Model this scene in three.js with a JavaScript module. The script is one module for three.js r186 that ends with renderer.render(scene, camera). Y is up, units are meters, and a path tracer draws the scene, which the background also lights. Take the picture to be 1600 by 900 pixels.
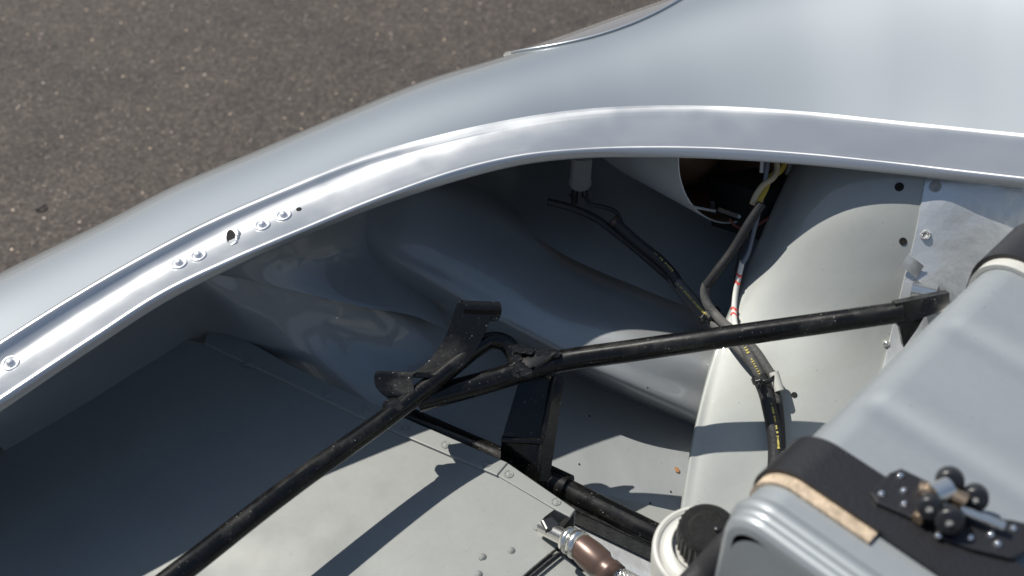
import * as THREE from 'three';
import { mergeGeometries, mergeVertices } from 'three/addons/utils/BufferGeometryUtils.js';
import { RoundedBoxGeometry } from 'three/addons/geometries/RoundedBoxGeometry.js';

// ---------------------------------------------------------------- camera, sky, sun, exposure
const scene = new THREE.Scene();
const PITCH = 43 * Math.PI / 180, EYE = 1.55, FOV = 28;
const camera = new THREE.PerspectiveCamera(FOV, 16 / 9, 0.05, 400);
camera.position.set(0, EYE, 0);
camera.rotation.set(-PITCH, 0, 0);
camera.focus = 1.3;
camera.userData.fStop = 4.6;
camera.updateMatrixWorld(true);
const SUN = new THREE.Vector3(-0.59, 1, -0.57).normalize();
const sun = new THREE.DirectionalLight(new THREE.Color(1, 0.95, 0.87), 4.7);
sun.position.copy(SUN).multiplyScalar(8); sun.target.position.set(0, 0.5, -1.2);
sun.shadow.radius = 1; sun.castShadow = true;
Object.assign(sun.shadow.camera, { left: -3, right: 3, top: 3, bottom: -3, near: 0.5, far: 20 });
sun.shadow.mapSize.set(4096, 4096);
scene.add(sun, sun.target);
const renderer = new THREE.WebGLRenderer();
renderer.toneMapping = THREE.LinearToneMapping;
renderer.toneMappingExposure = 1.25;
renderer.shadowMap.enabled = true;

// seeded noise
let seed = 7;
const rnd = () => { seed = (seed * 1664525 + 1013904223) >>> 0; return seed / 4294967296; };
const lattice = new Float32Array(65536); for (let i = 0; i < 65536; i++) lattice[i] = rnd();
function vnoise(x, y, per) {                       // tileable value noise, period per (whole cells)
  const xi = Math.floor(x), yi = Math.floor(y); let fx = x - xi, fy = y - yi;
  fx = fx * fx * (3 - 2 * fx); fy = fy * fy * (3 - 2 * fy);
  const g = (a, b) => lattice[((((a % per) + per) % per) * 251 + (((b % per) + per) % per) * 7919 + per * 31) & 65535];
  return (g(xi, yi) * (1 - fx) + g(xi + 1, yi) * fx) * (1 - fy) + (g(xi, yi + 1) * (1 - fx) + g(xi + 1, yi + 1) * fx) * fy;
}
function fbm(u, v, base, oct) {                    // u, v in 0..1
  let s = 0, a = 0.5, n = 0, p = base;
  for (let k = 0; k < oct; k++) { s += a * vnoise(u * p, v * p, p); n += a; a *= 0.5; p *= 2; }
  return s / n;
}
const clamp = (x, a = 0, b = 1) => Math.min(b, Math.max(a, x));
const lerp = (a, b, t) => a + (b - a) * t;
const smooth = (a, b, x) => { const t = clamp((x - a) / (b - a)); return t * t * (3 - 2 * t); };

{ // a clear sky with thin haze, brighter low down and towards the sun
  const W = 512, Hh = 256, d = new Float32Array(W * Hh * 4), dir = new THREE.Vector3();
  for (let j = 0; j < Hh; j++) for (let i = 0; i < W; i++) {
    const ph = (i / W - 0.5) * 2 * Math.PI, th = (j / Hh - 0.5) * Math.PI;
    dir.set(Math.cos(th) * Math.cos(ph), Math.sin(th), Math.cos(th) * Math.sin(ph));
    const e = Math.max(dir.y, 0), hz = Math.pow(1 - e, 3.2), g = Math.max(dir.dot(SUN), 0);
    const cl = smooth(0.52, 0.72, fbm(i / W, j / Hh, 8, 5)) * 0.35 * smooth(0.02, 0.3, e);
    const glow = 0.5 * Math.pow(g, 6) + 1.2 * Math.pow(g, 40);
    const k = 0.38;
    d.set([k * (lerp(0.21, 0.84, hz) + cl * 0.55 + glow), k * (lerp(0.375, 0.89, hz) + cl * 0.48 + glow * 0.97), k * (lerp(0.68, 0.96, hz) + cl * 0.34 + glow * 0.9), 1], (j * W + i) * 4);
  }
  const t = new THREE.DataTexture(d, W, Hh, THREE.RGBAFormat, THREE.FloatType);
  t.mapping = THREE.EquirectangularReflectionMapping; t.magFilter = t.minFilter = THREE.LinearFilter; t.needsUpdate = true;
  scene.background = t; scene.environment = t;
}

// ---------------------------------------------------------------- helpers
const V = (x, y, z) => new THREE.Vector3(x, y, z);
const FPX = 450 / Math.tan(FOV * Math.PI / 360), sP = Math.sin(PITCH), cP = Math.cos(PITCH);
const rayOf = (x, y) => { const a = (x - 800) / FPX, b = (450 - y) / FPX; return V(a, -sP + b * cP, -cP - b * sP); };
const P = (x, y, h) => { const r = rayOf(x, y), t = (h - EYE) / r.y; return r.multiplyScalar(t).add(V(0, EYE, 0)); };   // a spot of the photograph at height h
const D = (x, y, t) => rayOf(x, y).multiplyScalar(t).add(V(0, EYE, 0));                                              // ... at distance t

const taken = {};
function numbered(n) { taken[n] = (taken[n] ?? -1) + 1; return taken[n] ? n + '_' + String(taken[n]).padStart(3, '0') : n; }
function thing(name, label, category, pos, group) {
  const o = new THREE.Group(); o.name = numbered(name); o.position.copy(pos); scene.add(o);
  o.userData = { label, category }; if (group) o.userData.group = group;
  o.updateMatrixWorld(true); return o;
}
// geometry is written in world space and moved into its parent's own space here
function part(name, geo, mat, parent, label) {
  const m = new THREE.Mesh(geo, mat); m.name = name; m.castShadow = m.receiveShadow = true;
  parent.updateWorldMatrix(true, false);
  geo.applyMatrix4(parent.matrixWorld.clone().invert());
  parent.add(m); if (label) m.userData.label = label; return m;
}
function spline(arr, closed) { return new THREE.CatmullRomCurve3(arr, !!closed, 'centripetal'); }
function cr(p0, p1, p2, p3, t) { const t2 = t * t, t3 = t2 * t; return 0.5 * (2 * p1 + (p2 - p0) * t + (2 * p0 - 5 * p1 + 4 * p2 - p3) * t2 + (3 * p1 - p0 - 3 * p2 + p3) * t3); }
function along(arr, u) {                            // uniform Catmull-Rom through arr at u in 0..n-1
  const n = arr.length - 1, i = Math.min(Math.max(Math.floor(u), 0), n - 1), t = u - i;
  const a = arr[Math.max(i - 1, 0)], b = arr[i], c = arr[i + 1], d = arr[Math.min(i + 2, n)];
  return V(cr(a.x, b.x, c.x, d.x, t), cr(a.y, b.y, c.y, d.y, t), cr(a.z, b.z, c.z, d.z, t));
}
function grid(fn, nu, nv, skip, lift) {             // fn(a, b) with a, b in 0..1 -> Vector3; uv in metres
  const pos = [], uv = [], idx = [], rows = [];
  for (let j = 0; j <= nv; j++) { const r = []; for (let i = 0; i <= nu; i++) r.push(fn(i / nu, j / nv)); rows.push(r); }
  const mj = nv >> 1, mi = nu >> 1, U = [0], W = [0];
  for (let i = 1; i <= nu; i++) U.push(U[i - 1] + rows[mj][i].distanceTo(rows[mj][i - 1]));
  for (let j = 1; j <= nv; j++) W.push(W[j - 1] + rows[j][mi].distanceTo(rows[j - 1][mi]));
  for (let j = 0; j <= nv; j++) for (let i = 0; i <= nu; i++) { pos.push(rows[j][i].x, rows[j][i].y, rows[j][i].z); uv.push(U[i], W[j]); }
  for (let j = 0; j < nv; j++) for (let i = 0; i < nu; i++) {
    if (skip && skip((i + 0.5) / nu, (j + 0.5) / nv)) continue;
    const a = j * (nu + 1) + i, b = a + 1, c = a + nu + 1, d = c + 1; idx.push(a, b, c, b, d, c);
  }
  const g = new THREE.BufferGeometry();
  g.setAttribute('position', new THREE.Float32BufferAttribute(pos, 3)); g.setAttribute('uv', new THREE.Float32BufferAttribute(uv, 2));
  g.setIndex(idx); g.computeVertexNormals(); return g;
}
// columns of control points (all of the same length) -> smooth surface
const sheet = (cols, nu, nv) => grid((a, b) => along(cols.map((c) => along(c, b * (c.length - 1))), a * (cols.length - 1)), nu, nv);
function tube(pts, r, seg = 60, sides = 14, r2) {   // a bent round bar with closed ends
  const c = pts instanceof THREE.Curve ? pts : spline(pts), g = new THREE.TubeGeometry(c, seg, r, sides, false), L = c.getLength();
  const p = g.attributes.position, uv = g.attributes.uv;
  for (let i = 0; i <= seg; i++) for (let j = 0; j <= sides; j++) {
    const k = i * (sides + 1) + j; uv.setXY(k, uv.getX(k) * L, uv.getY(k) * 2 * Math.PI * r);
    if (r2 !== undefined) { const q = c.getPointAt(i / seg), f = lerp(1, r2 / r, i / seg); p.setXYZ(k, lerp(q.x, p.getX(k), f), lerp(q.y, p.getY(k), f), lerp(q.z, p.getZ(k), f)); }
  }
  const ends = [0, 1].map((e) => {
    const dsk = new THREE.CircleGeometry(e && r2 !== undefined ? r2 : r, sides), q = new THREE.Quaternion().setFromUnitVectors(V(0, 0, 1), c.getTangentAt(e).multiplyScalar(e ? 1 : -1));
    return dsk.applyQuaternion(q).translate(...c.getPointAt(e).toArray());
  });
  return mergeGeometries([g, ...ends]);
}
const bar = (a, b, r, r2) => tube(new THREE.LineCurve3(a, b), r, 2, 24, r2);
function lathe(profile, at, axis, seg = 32) {       // profile [[r, h], ...] about the axis
  const g = new THREE.LatheGeometry(profile.map(([r, h]) => new THREE.Vector2(r, h)), seg);
  return g.applyQuaternion(new THREE.Quaternion().setFromUnitVectors(V(0, 1, 0), axis.clone().normalize())).translate(at.x, at.y, at.z);
}
function slab(px, h, thick, bevel = 0.0006) {       // flat sheet lying at height h, its outline given by spots of the photograph
  const pts = px.map(([x, y]) => P(x, y, h));
  const s = new THREE.Shape(pts.map((p) => new THREE.Vector2(p.x, -p.z)));
  const g = new THREE.ExtrudeGeometry(s, { depth: thick - 2 * bevel, bevelEnabled: true, bevelSize: bevel, bevelThickness: bevel, bevelSegments: 2, curveSegments: 6 });
  return g.rotateX(-Math.PI / 2).translate(0, h - thick + bevel, 0);
}
function plate(a, b, c, d, th) {                    // a bent-free sheet with thickness between four corners
  const n = b.clone().sub(a).cross(d.clone().sub(a)).normalize().multiplyScalar(th / 2);
  const top = [a, b, c, d].map((p) => p.clone().add(n)), bot = [a, b, c, d].map((p) => p.clone().sub(n));
  const quad = (p, q, r, s) => grid((u, v) => p.clone().lerp(q, u).lerp(s.clone().lerp(r, u), v), 6, 6);
  return mergeGeometries([quad(...top), quad(...bot), ...[0, 1, 2, 3].map((i) => quad(top[i], top[(i + 1) % 4], bot[(i + 1) % 4], bot[i]))]);
}
function ribbon(path, w, th) {                      // strip of sheet: path of its left edge, width vector(s) w, thickness th
  const W = Array.isArray(w) ? w : path.map(() => w);
  const n = path.map((p, i) => { const t = path[Math.min(i + 1, path.length - 1)].clone().sub(path[Math.max(i - 1, 0)]); return t.cross(W[i]).normalize().multiplyScalar(th / 2); });
  const col = (s, k) => path.map((p, i) => p.clone().addScaledVector(W[i], k).addScaledVector(n[i], s));
  const A = col(1, 0), B = col(1, 1), C = col(-1, 0), E = col(-1, 1), N = path.length * 8;
  const q = (l, r) => sheet([l, r], 8, N);
  return mergeGeometries([q(A, B), q(C, E), q(A, C), q(B, E)]);
}

// ---------------------------------------------------------------- textures and materials
function tex(n, fn, srgb) {
  const d = new Uint8Array(n * n * 4);
  for (let j = 0; j < n; j++) for (let i = 0; i < n; i++) { const c = fn(i / n, j / n); d.set([clamp(c[0]) * 255, clamp(c[1]) * 255, clamp(c[2]) * 255, 255], (j * n + i) * 4); }
  const t = new THREE.DataTexture(d, n, n, THREE.RGBAFormat, THREE.UnsignedByteType);
  t.wrapS = t.wrapT = THREE.RepeatWrapping; t.magFilter = THREE.LinearFilter; t.minFilter = THREE.LinearMipmapLinearFilter; t.generateMipmaps = true;
  if (srgb) t.colorSpace = THREE.SRGBColorSpace; t.needsUpdate = true; return t;
}
const rep = (t, sx, sy = sx) => { const c = t.clone(); c.repeat.set(sx, sy); c.needsUpdate = true; return c; };
const G = (v) => [v, v, v];
// specks: n small round grains on a square
function specks(n, count, rmin, rmax, bg, fg) {
  const a = new Float32Array(n * n).fill(-1);
  for (let k = 0; k < count; k++) {
    const x = rnd() * n, y = rnd() * n, r = lerp(rmin, rmax, Math.pow(rnd(), 3)), v = rnd();
    for (let j = -Math.ceil(r); j <= r; j++) for (let i = -Math.ceil(r); i <= r; i++) if (i * i + j * j < r * r) a[((Math.floor(y + j) + n) % n) * n + ((Math.floor(x + i) + n) % n)] = v;
  }
  return (u, v) => { const s = a[Math.floor(v * n) * n + Math.floor(u * n)]; return s < 0 ? bg(u, v) : fg(s, u, v); };
}
const asphaltMap = tex(1024, (() => {
  const f = specks(1024, 26000, 1.0, 3.6, () => null, (s) => s);
  return (u, v) => {
    const s = f(u, v), big = fbm(u, v, 6, 5), fine = fbm(u, v, 128, 3);
    let b = 0.235 + 0.05 * (big - 0.5) + 0.20 * (fine - 0.5), r = b * 1.08, g = b * 0.98, bl = b * 0.905;
    if (s !== null) { const k = s > 0.988 ? 0.5 : s > 0.90 ? 0.17 : (s - 0.5) * 0.16; const warm = (s * 977) % 1; r += k * 1.05; g += k * (0.98 - 0.05 * warm); bl += k * (0.98 - 0.28 * warm); }
    return [r, g, bl];
  };
})(), true);
const asphaltBump = tex(1024, (u, v) => G(0.5 * fbm(u, v, 128, 3) + 0.5 * fbm(u, v, 32, 3)));
const grime = tex(512, (u, v) => G(fbm(u, v, 6, 6)));
const fineGrain = tex(512, (u, v) => G(0.5 * fbm(u, v, 64, 3) + 0.5 * fbm(u, v, 180, 2)));
const grime2 = tex(512, (u, v) => { const k = 0.62 + 0.7 * (fbm(u, v, 20, 4) - 0.5) + 0.2 * fbm(u, v, 90, 2); return [k, k * 0.97, k * 0.92]; });
const dents = tex(512, (u, v) => G(fbm(u, v, 3, 3)));
const dustSpecks = tex(1024, (() => {
  const f = specks(1024, 5200, 0.8, 2.8, () => null, (s) => s);
  return (u, v) => { const s = f(u, v), p = smooth(0.42, 0.66, fbm(u, v, 7, 5)); let k = 0.006 + 0.022 * p * fbm(u, v, 90, 3); if (s !== null) k += (s > 0.9 ? 0.34 : 0.07 * s) * (0.35 + 0.65 * p); return [k, k * 0.97, k * 0.9]; };
})());
const dustRough = tex(512, (u, v) => { const p = smooth(0.42, 0.66, fbm(u, v, 7, 5)); return [0, 0.2 + 0.36 * p + 0.1 * fbm(u, v, 60, 3), 0]; });
const greyPaintMap = tex(1024, (() => {
  const f = specks(1024, 420, 0.8, 2.2, () => null, (s) => s);
  return (u, v) => { const s = f(u, v); let k = 0.95 + 0.07 * (fbm(u, v, 5, 5) - 0.5) + 0.05 * (fbm(u, v, 90, 2) - 0.5); if (s !== null && s > 0.5) k *= 0.72; return [k, k, k * 0.985]; };
})());
const greyRough = tex(512, (u, v) => [0, 0.80 + 0.5 * (fbm(u, v, 6, 5) - 0.5), 0]);
const lin = (r, g, b) => new THREE.Color().setRGB(r, g, b);
const M = {};
const std = (name, o) => (M[name] = Object.assign(new THREE.MeshPhysicalMaterial(o), { name }));
std('asphalt', { color: lin(1, 1, 1), map: rep(asphaltMap, 1 / 0.9), roughness: 0.88, bumpMap: rep(asphaltBump, 1 / 0.9), bumpScale: 0.003 });
std('silverPaint', { color: lin(0.355, 0.385, 0.405), metalness: 0.65, roughness: 0.36, clearcoat: 1, clearcoatRoughness: 0.03, bumpMap: rep(dents, 1.2), bumpScale: 0.0006, side: THREE.DoubleSide });
std('bareAluminium', { color: lin(0.47, 0.485, 0.50), metalness: 0.75, roughness: 0.47, anisotropy: 0.6, anisotropyRotation: 0, roughnessMap: rep(greyRough, 3), bumpMap: rep(dents, 6), bumpScale: 0.0003, side: THREE.DoubleSide });
std('greyPaint', { color: lin(0.275, 0.29, 0.30), map: rep(greyPaintMap, 2.2), metalness: 0.4, roughness: 0.66, roughnessMap: rep(greyRough, 2), clearcoat: 0.9, clearcoatRoughness: 0.07, bumpMap: rep(dents, 3), bumpScale: 0.0006, side: THREE.DoubleSide });
std('greySheet', { color: lin(0.265, 0.275, 0.268), map: rep(greyPaintMap, 2.6), metalness: 0.4, roughness: 0.8, roughnessMap: rep(greyRough, 3), bumpMap: rep(dents, 5), bumpScale: 0.0006, side: THREE.DoubleSide });
std('housingPaint', { color: lin(0.33, 0.345, 0.335), map: rep(greyPaintMap, 2), metalness: 0.4, roughness: 0.62, clearcoat: 1, clearcoatRoughness: 0.04, bumpMap: rep(dents, 2.6), bumpScale: 0.0022, side: THREE.DoubleSide });
std('rivetAluminium', { color: lin(0.64, 0.655, 0.68), metalness: 0.6, roughness: 0.5, side: THREE.DoubleSide });
std('bareSheet', { color: lin(0.62, 0.64, 0.66), map: rep(greyPaintMap, 3), metalness: 0.6, roughness: 0.42, roughnessMap: rep(greyRough, 6), bumpMap: rep(grime, 5), bumpScale: 0.002, side: THREE.DoubleSide });
std('blackPaint', { color: lin(1, 1, 1), map: rep(dustSpecks, 3.4), roughness: 1, roughnessMap: rep(dustRough, 3), specularIntensity: 0.35, clearcoat: 0.35, clearcoatRoughness: 0.08, bumpMap: rep(dents, 9), bumpScale: 0.0003, side: THREE.DoubleSide });
std('weld', { color: lin(0.02, 0.02, 0.021), roughness: 0.25, clearcoat: 0.5, bumpMap: rep(fineGrain, 10), bumpScale: 0.003, side: THREE.DoubleSide });
std('blackRubber', { color: lin(0.018, 0.018, 0.019), roughness: 0.55, bumpMap: rep(fineGrain, 8), bumpScale: 0.0006, side: THREE.DoubleSide });
std('blackPlastic', { color: lin(0.014, 0.015, 0.017), roughness: 0.32, side: THREE.DoubleSide });
std('capTop', { color: lin(1, 1, 1), map: rep(dustSpecks, 6), roughness: 0.5, bumpMap: rep(fineGrain, 8), bumpScale: 0.0008, side: THREE.DoubleSide });
std('bucketPaint', { color: lin(0.82, 0.82, 0.78), metalness: 0.2, roughness: 0.4, side: THREE.DoubleSide });
std('lampBowl', { color: lin(0.22, 0.22, 0.23), metalness: 0.5, roughness: 0.3, side: THREE.DoubleSide });
std('dark', { color: lin(0.006, 0.006, 0.006), roughness: 0.9, side: THREE.DoubleSide });
std('greySleeve', { color: lin(0.10, 0.10, 0.098), map: rep(greyPaintMap, 9), roughness: 0.6, bumpMap: rep(fineGrain, 10), bumpScale: 0.001 });
std('greyWire', { color: lin(0.16, 0.17, 0.20), roughness: 0.4 });
std('whiteWire', { color: lin(0.62, 0.62, 0.58), roughness: 0.45 });
std('redMark', { color: lin(0.55, 0.06, 0.04), roughness: 0.5 });
std('redWire', { color: lin(0.12, 0.02, 0.015), roughness: 0.45 });
std('creamWire', { color: lin(0.55, 0.44, 0.28), roughness: 0.5 });
std('yellowWire', { color: lin(0.5, 0.36, 0.05), roughness: 0.5 });
std('yellowPrint', { color: lin(0.50, 0.42, 0.10), roughness: 0.6, side: THREE.DoubleSide });
std('castMetal', { color: lin(0.72, 0.72, 0.69), metalness: 0.3, roughness: 0.45, bumpMap: rep(fineGrain, 14), bumpScale: 0.004 });
std('brightMetal', { color: lin(0.75, 0.73, 0.68), metalness: 0.95, roughness: 0.22, side: THREE.DoubleSide });
std('chrome', { color: lin(0.85, 0.85, 0.85), metalness: 1, roughness: 0.08, side: THREE.DoubleSide });
std('brass', { color: lin(0.42, 0.31, 0.21), metalness: 0.9, roughness: 0.3 });
std('bronze', { color: lin(0.105, 0.065, 0.05), metalness: 0.35, roughness: 0.35, clearcoat: 0.3 });
std('copperInside', { color: lin(0.24, 0.145, 0.085), metalness: 0.3, roughness: 0.45, side: THREE.DoubleSide });
std('lensGlass', { color: lin(0.34, 0.34, 0.35), transmission: 0.55, thickness: 0, roughness: 0.02, ior: 1.5, side: THREE.DoubleSide });
std('tankPaint', { color: lin(0.30, 0.325, 0.345), metalness: 0.4, roughness: 0.5, clearcoat: 0.3, clearcoatRoughness: 0.2, map: rep(greyPaintMap, 2), side: THREE.DoubleSide });
std('leather', { color: lin(0.012, 0.012, 0.014), roughness: 0.42, bumpMap: rep(fineGrain, 8), bumpScale: 0.0004, side: THREE.DoubleSide });
std('felt', { color: lin(0.62, 0.51, 0.39), map: rep(grime2, 9), roughness: 0.95, bumpMap: rep(fineGrain, 6), bumpScale: 0.0012, side: THREE.DoubleSide });
std('whitePlastic', { color: lin(0.5, 0.5, 0.47), roughness: 0.4, map: rep(greyPaintMap, 6) });
std('whiteLine', { color: lin(0.8, 0.76, 0.62), roughness: 0.8 });
std('concrete', { color: lin(0.45, 0.43, 0.40), roughness: 0.9, map: rep(greyPaintMap, 0.5) });
std('rust', { color: lin(0.26, 0.13, 0.06), roughness: 0.95 });

// ---------------------------------------------------------------- ground
{
  const g = new THREE.PlaneGeometry(240, 240).rotateX(-Math.PI / 2), uv = g.attributes.uv;
  for (let i = 0; i < uv.count; i++) uv.setXY(i, uv.getX(i) * 240, uv.getY(i) * 240);
  const m = new THREE.Mesh(g, M.asphalt); m.name = 'ground'; m.receiveShadow = true;
  m.userData = { kind: 'structure', label: 'grey brown asphalt with small pale stones beyond the fender', category: 'asphalt' };
  scene.add(m);
}

// ---------------------------------------------------------------- car body: fender, channel round the opening, inner walls
const body = thing('car_body', 'silver car front end around the open luggage bay, with its rolled opening edge', 'car', V(0, 0, -1.2));
const st = [  // stations along the opening: L1 x,y | L2 x,y | L3 x,y | silhouette x,y | height of L1 | height of silhouette | slope at L1 in degrees
  [-560, 960, -500, 1010, -494, 1026, -660, 850, 0.69, 0.645, -8],
  [-340, 775, -290, 830, -284, 846, -420, 665, 0.712, 0.667, -8],
  [-160, 648, -116, 704, -112, 719, -215, 540, 0.732, 0.687, -8],
  [0, 546, 38, 599, 43, 614, -45, 448, 0.747, 0.702, -8],
  [110, 475, 148, 528, 154, 540, 70, 391, 0.757, 0.713, -8],
  [220, 411, 253, 455, 260, 468, 170, 344, 0.767, 0.725, -7],
  [332, 351, 364, 405, 372, 414, 270, 288, 0.774, 0.734, -5],
  [454, 300, 482, 355, 488, 364, 395, 238, 0.781, 0.745, 0],
  [570, 251, 592, 309, 597, 319, 525, 182, 0.786, 0.754, 9],
  [700, 217, 722, 263, 726, 278, 665, 122, 0.791, 0.765, 17],
  [800, 195, 815, 242, 818, 255, 765, 95, 0.795, 0.777, 22],
  [900, 180, 908, 233, 910, 246, 860, 66, 0.798, 0.790, 25],
  [1000, 174, 1003, 230, 1004, 245, 960, 30, 0.801, 0.805, 26],
  [1120, 174, 1120, 231, 1120, 247, 1085, -14, 0.806, 0.830, 26],
  [1260, 183, 1256, 240, 1255, 256, 1235, -75, 0.813, 0.861, 26],
  [1400, 199, 1392, 254, 1390, 270, 1390, -130, 0.823, 0.899, 26],
  [1520, 211, 1510, 268, 1507, 283, 1520, -170, 0.834, 0.934, 25],
  [1640, 223, 1628, 281, 1624, 296, 1650, -205, 0.846, 0.968, 25],
  [1800, 240, 1785, 298, 1780, 313, 1820, -240, 0.862, 1.006, 25],
];
const NS = st.length - 1;
function smoothed(pts) {                             // dense fair curve through the stations; along() then reads it by station number
  const m = 12, n = pts.length - 1, d = []; for (let i = 0; i <= n * m; i++) d.push(along(pts, i / m));
  const out = d.map((p, i) => { let w = 0; const q = V(0, 0, 0); for (let k = -14; k <= 14; k++) { const j = i + k, g = Math.exp(-k * k / 72); const r = j < 0 ? d[0].clone().multiplyScalar(2).sub(d[-j]) : j > n * m ? d[n * m].clone().multiplyScalar(2).sub(d[2 * n * m - j]) : d[j]; q.addScaledVector(r, g); w += g; } return q.multiplyScalar(1 / w); });
  return pts.map((_, i) => out[i * m]);
}
const L1 = smoothed(st.map((s) => P(s[0], s[1], s[8]))), L2 = smoothed(st.map((s) => P(s[2], s[3], s[8] - 0.002))), L3 = smoothed(st.map((s) => P(s[4], s[5], s[8] - 0.0115)));
const SS = smoothed(st.map((s) => P(s[6], s[7], s[9]))), RS = SS.map((p) => p.clone().sub(V(0, EYE, 0)).normalize());
const outDir = L1.map((p, i) => { const o = SS[i].clone().sub(p); o.y = 0; return o.normalize(); });
function bez(a, b, c, d, t) { const s = 1 - t; return V(0, 0, 0).addScaledVector(a, s * s * s).addScaledVector(b, 3 * s * s * t).addScaledVector(c, 3 * s * t * t).addScaledVector(d, t * t * t); }
const fendCtl = st.map((s, i) => {
  const w = SS[i].distanceTo(L1[i]), a = s[10] * Math.PI / 180, lip = L1[i].clone().addScaledVector(outDir[i], 0.008).add(V(0, 0.0027, 0));
  const c1 = lip.clone().add(outDir[i].clone().multiplyScalar(Math.cos(a)).add(V(0, Math.sin(a), 0)).multiplyScalar(w * 0.40));
  const hr = V(RS[i].x, 0, RS[i].z).normalize(), E = SS[i].clone().addScaledVector(hr, 0.12).add(V(0, -0.46, 0));
  return [lip, c1, SS[i].clone().addScaledVector(RS[i], -w * 0.36), SS[i], SS[i].clone().addScaledVector(RS[i], w * 0.36), E.clone().add(V(0, 0.22, 0)), E];
});
const fendCtlT = [0, 1, 2, 3, 4, 5, 6].map((k) => fendCtl.map((c) => c[k]));
function F(u, v) {                                  // u: station, v: 0 opening .. 1 silhouette .. 2 low on the flank
  const c = fendCtlT.map((r) => along(r, u));
  return v <= 1 ? bez(c[0], c[1], c[2], c[3], v) : bez(c[3], c[4], c[5], c[6], v - 1);
}
const Fn = (u, v) => { const e = 0.01, du = F(u + e, v).sub(F(u - e, v)), dv = F(u, v + e).sub(F(u, v - e)); const n = du.cross(dv).normalize(); return n.y < 0 || (v > 1.2 && n.z > 0) ? n.negate() : n; };
// headlight opening: an ellipse in (u, v)
const HL = { u: 11.72, v: 1.12, ru: 1.42, rv: 0.48 };
const inHL = (u, v, k = 1) => ((u - HL.u) / HL.ru) ** 2 + ((v - HL.v) / HL.rv) ** 2 < k;
part('fender', grid((a, b) => F(a * NS, b * 2), 420, 220, (a, b) => inHL(a * NS, b * 2, 0.985)), M.silverPaint, body);
{ // see-through headlight cover set flush in the fender, with a pale rim and the recess behind it
  const ring = (k, off) => Array.from({ length: 64 }, (_, i) => { const t = i / 64 * 2 * Math.PI, u = HL.u + HL.ru * k * Math.cos(t), v = HL.v + HL.rv * k * Math.sin(t); return F(u, v).addScaledVector(Fn(u, v), off); });
  const disc = (off, sink) => grid((a, b) => { const t = a * 2 * Math.PI, u = HL.u + HL.ru * b * Math.cos(t), v = HL.v + HL.rv * b * Math.sin(t); return F(u, v).addScaledVector(Fn(u, v), off - sink * (1 - b * b)); }, 64, 16);
  const lamp = thing('headlight', 'clear headlight cover with pale rim at the top edge of the silver fender', 'headlight', F(HL.u, HL.v));
  part('bowl', disc(-0.002, 0.055), M.lampBowl, lamp);
  part('cover', disc(0.0015, -0.002), M.lensGlass, lamp);
  part('rim', tube(spline(ring(1, 0.001), true), 0.0022, 160, 10), M.silverPaint, lamp);
  part('inner_rim', tube(spline(ring(0.86, -0.012), true), 0.0035, 160, 10), M.chrome, lamp);
  const sp = F(10.3, 1.0), sn = Fn(10.3, 0.98);
  part('screw', lathe([[0, 0.004], [0.004, 0.0035], [0.006, 0.001], [0.006, -0.002]], sp, sn), M.castMetal, lamp);
}
// the channel: rounded crease down from the fender, flat bed, rounded fold down, short return
function channel(u, v) {
  const a = along(L1, u), b = along(L2, u), c = along(L3, u), w = b.clone().sub(a); const o = V(w.x, 0, w.z).normalize();
  const od = along(outDir, u).normalize(), lip = a.clone().addScaledVector(od, 0.008).add(V(0, 0.0027, 0));
  const at = (k, dx, dy) => a.clone().lerp(b, k).addScaledVector(o, dx).add(V(0, dy, 0)), f = 1.35 * (1 - smooth(3, 12, u)), z = (p, q) => lerp(q, p, f);
  const prof = [lip, at(0, -0.0048, z(0.0034, 0.0013)), at(0, -0.0022, z(0.0032, 0.0005)), at(0, 0.0004, z(0.0021, -0.0001)), at(0, 0.0030, z(0.0004, -0.0005)), at(0.11, 0, z(-0.0014, -0.0008)), at(0.24, 0, z(-0.0034, -0.0012)), at(0.40, 0, z(-0.0042, -0.0014)), at(0.62, 0, z(-0.0030, -0.0012)), at(0.86, 0, -0.0005), at(1, -0.0034, 0.0005), at(1, -0.0006, 0.0002), at(1, 0.0014, -0.0014),
    b.clone().lerp(c, 0.45).addScaledVector(o, 0.0012), c.clone().addScaledVector(o, 0.0002), c.clone().addScaledVector(o, -0.0016).add(V(0, -0.0006, 0)), c.clone().addScaledVector(o, -0.004).add(V(0, 0.006, 0))];
  return along(prof, v * (prof.length - 1));
}
const flange = part('opening_channel', grid((a, b) => channel(a * NS, b), 360, 96), M.bareAluminium, body, 'bare aluminium channel rolled along the edge of the opening');
function onFlange(px, py) {                         // nearest spot of the channel bed to a spot of the photograph
  let best = null, bd = 1e9;
  for (let i = 0; i <= 600; i++) for (const v of [0.38, 0.42, 0.46, 0.5, 0.54]) {
    const q = channel(i / 600 * NS, v), r = q.clone().sub(V(0, EYE, 0)), t = -r.y * sP - r.z * cP, x = 800 + r.x / t * FPX, y = 450 - (r.y * cP - r.z * sP) / t * FPX, d = Math.hypot(x - px, y - py);
    if (d < bd) { bd = d; best = [i / 600 * NS, v]; }
  }
  const [u, v] = best, e = 0.02, n = channel(u + e, v).sub(channel(u - e, v)).cross(channel(u, v + 0.02).sub(channel(u, v - 0.02))).normalize(); if (n.y < 0) n.negate();
  const r = rayOf(px, py), o = V(0, EYE, 0), q = channel(u, v), t = q.clone().sub(o).dot(n) / r.dot(n);
  return [o.addScaledVector(r, t), n];
}
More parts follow.
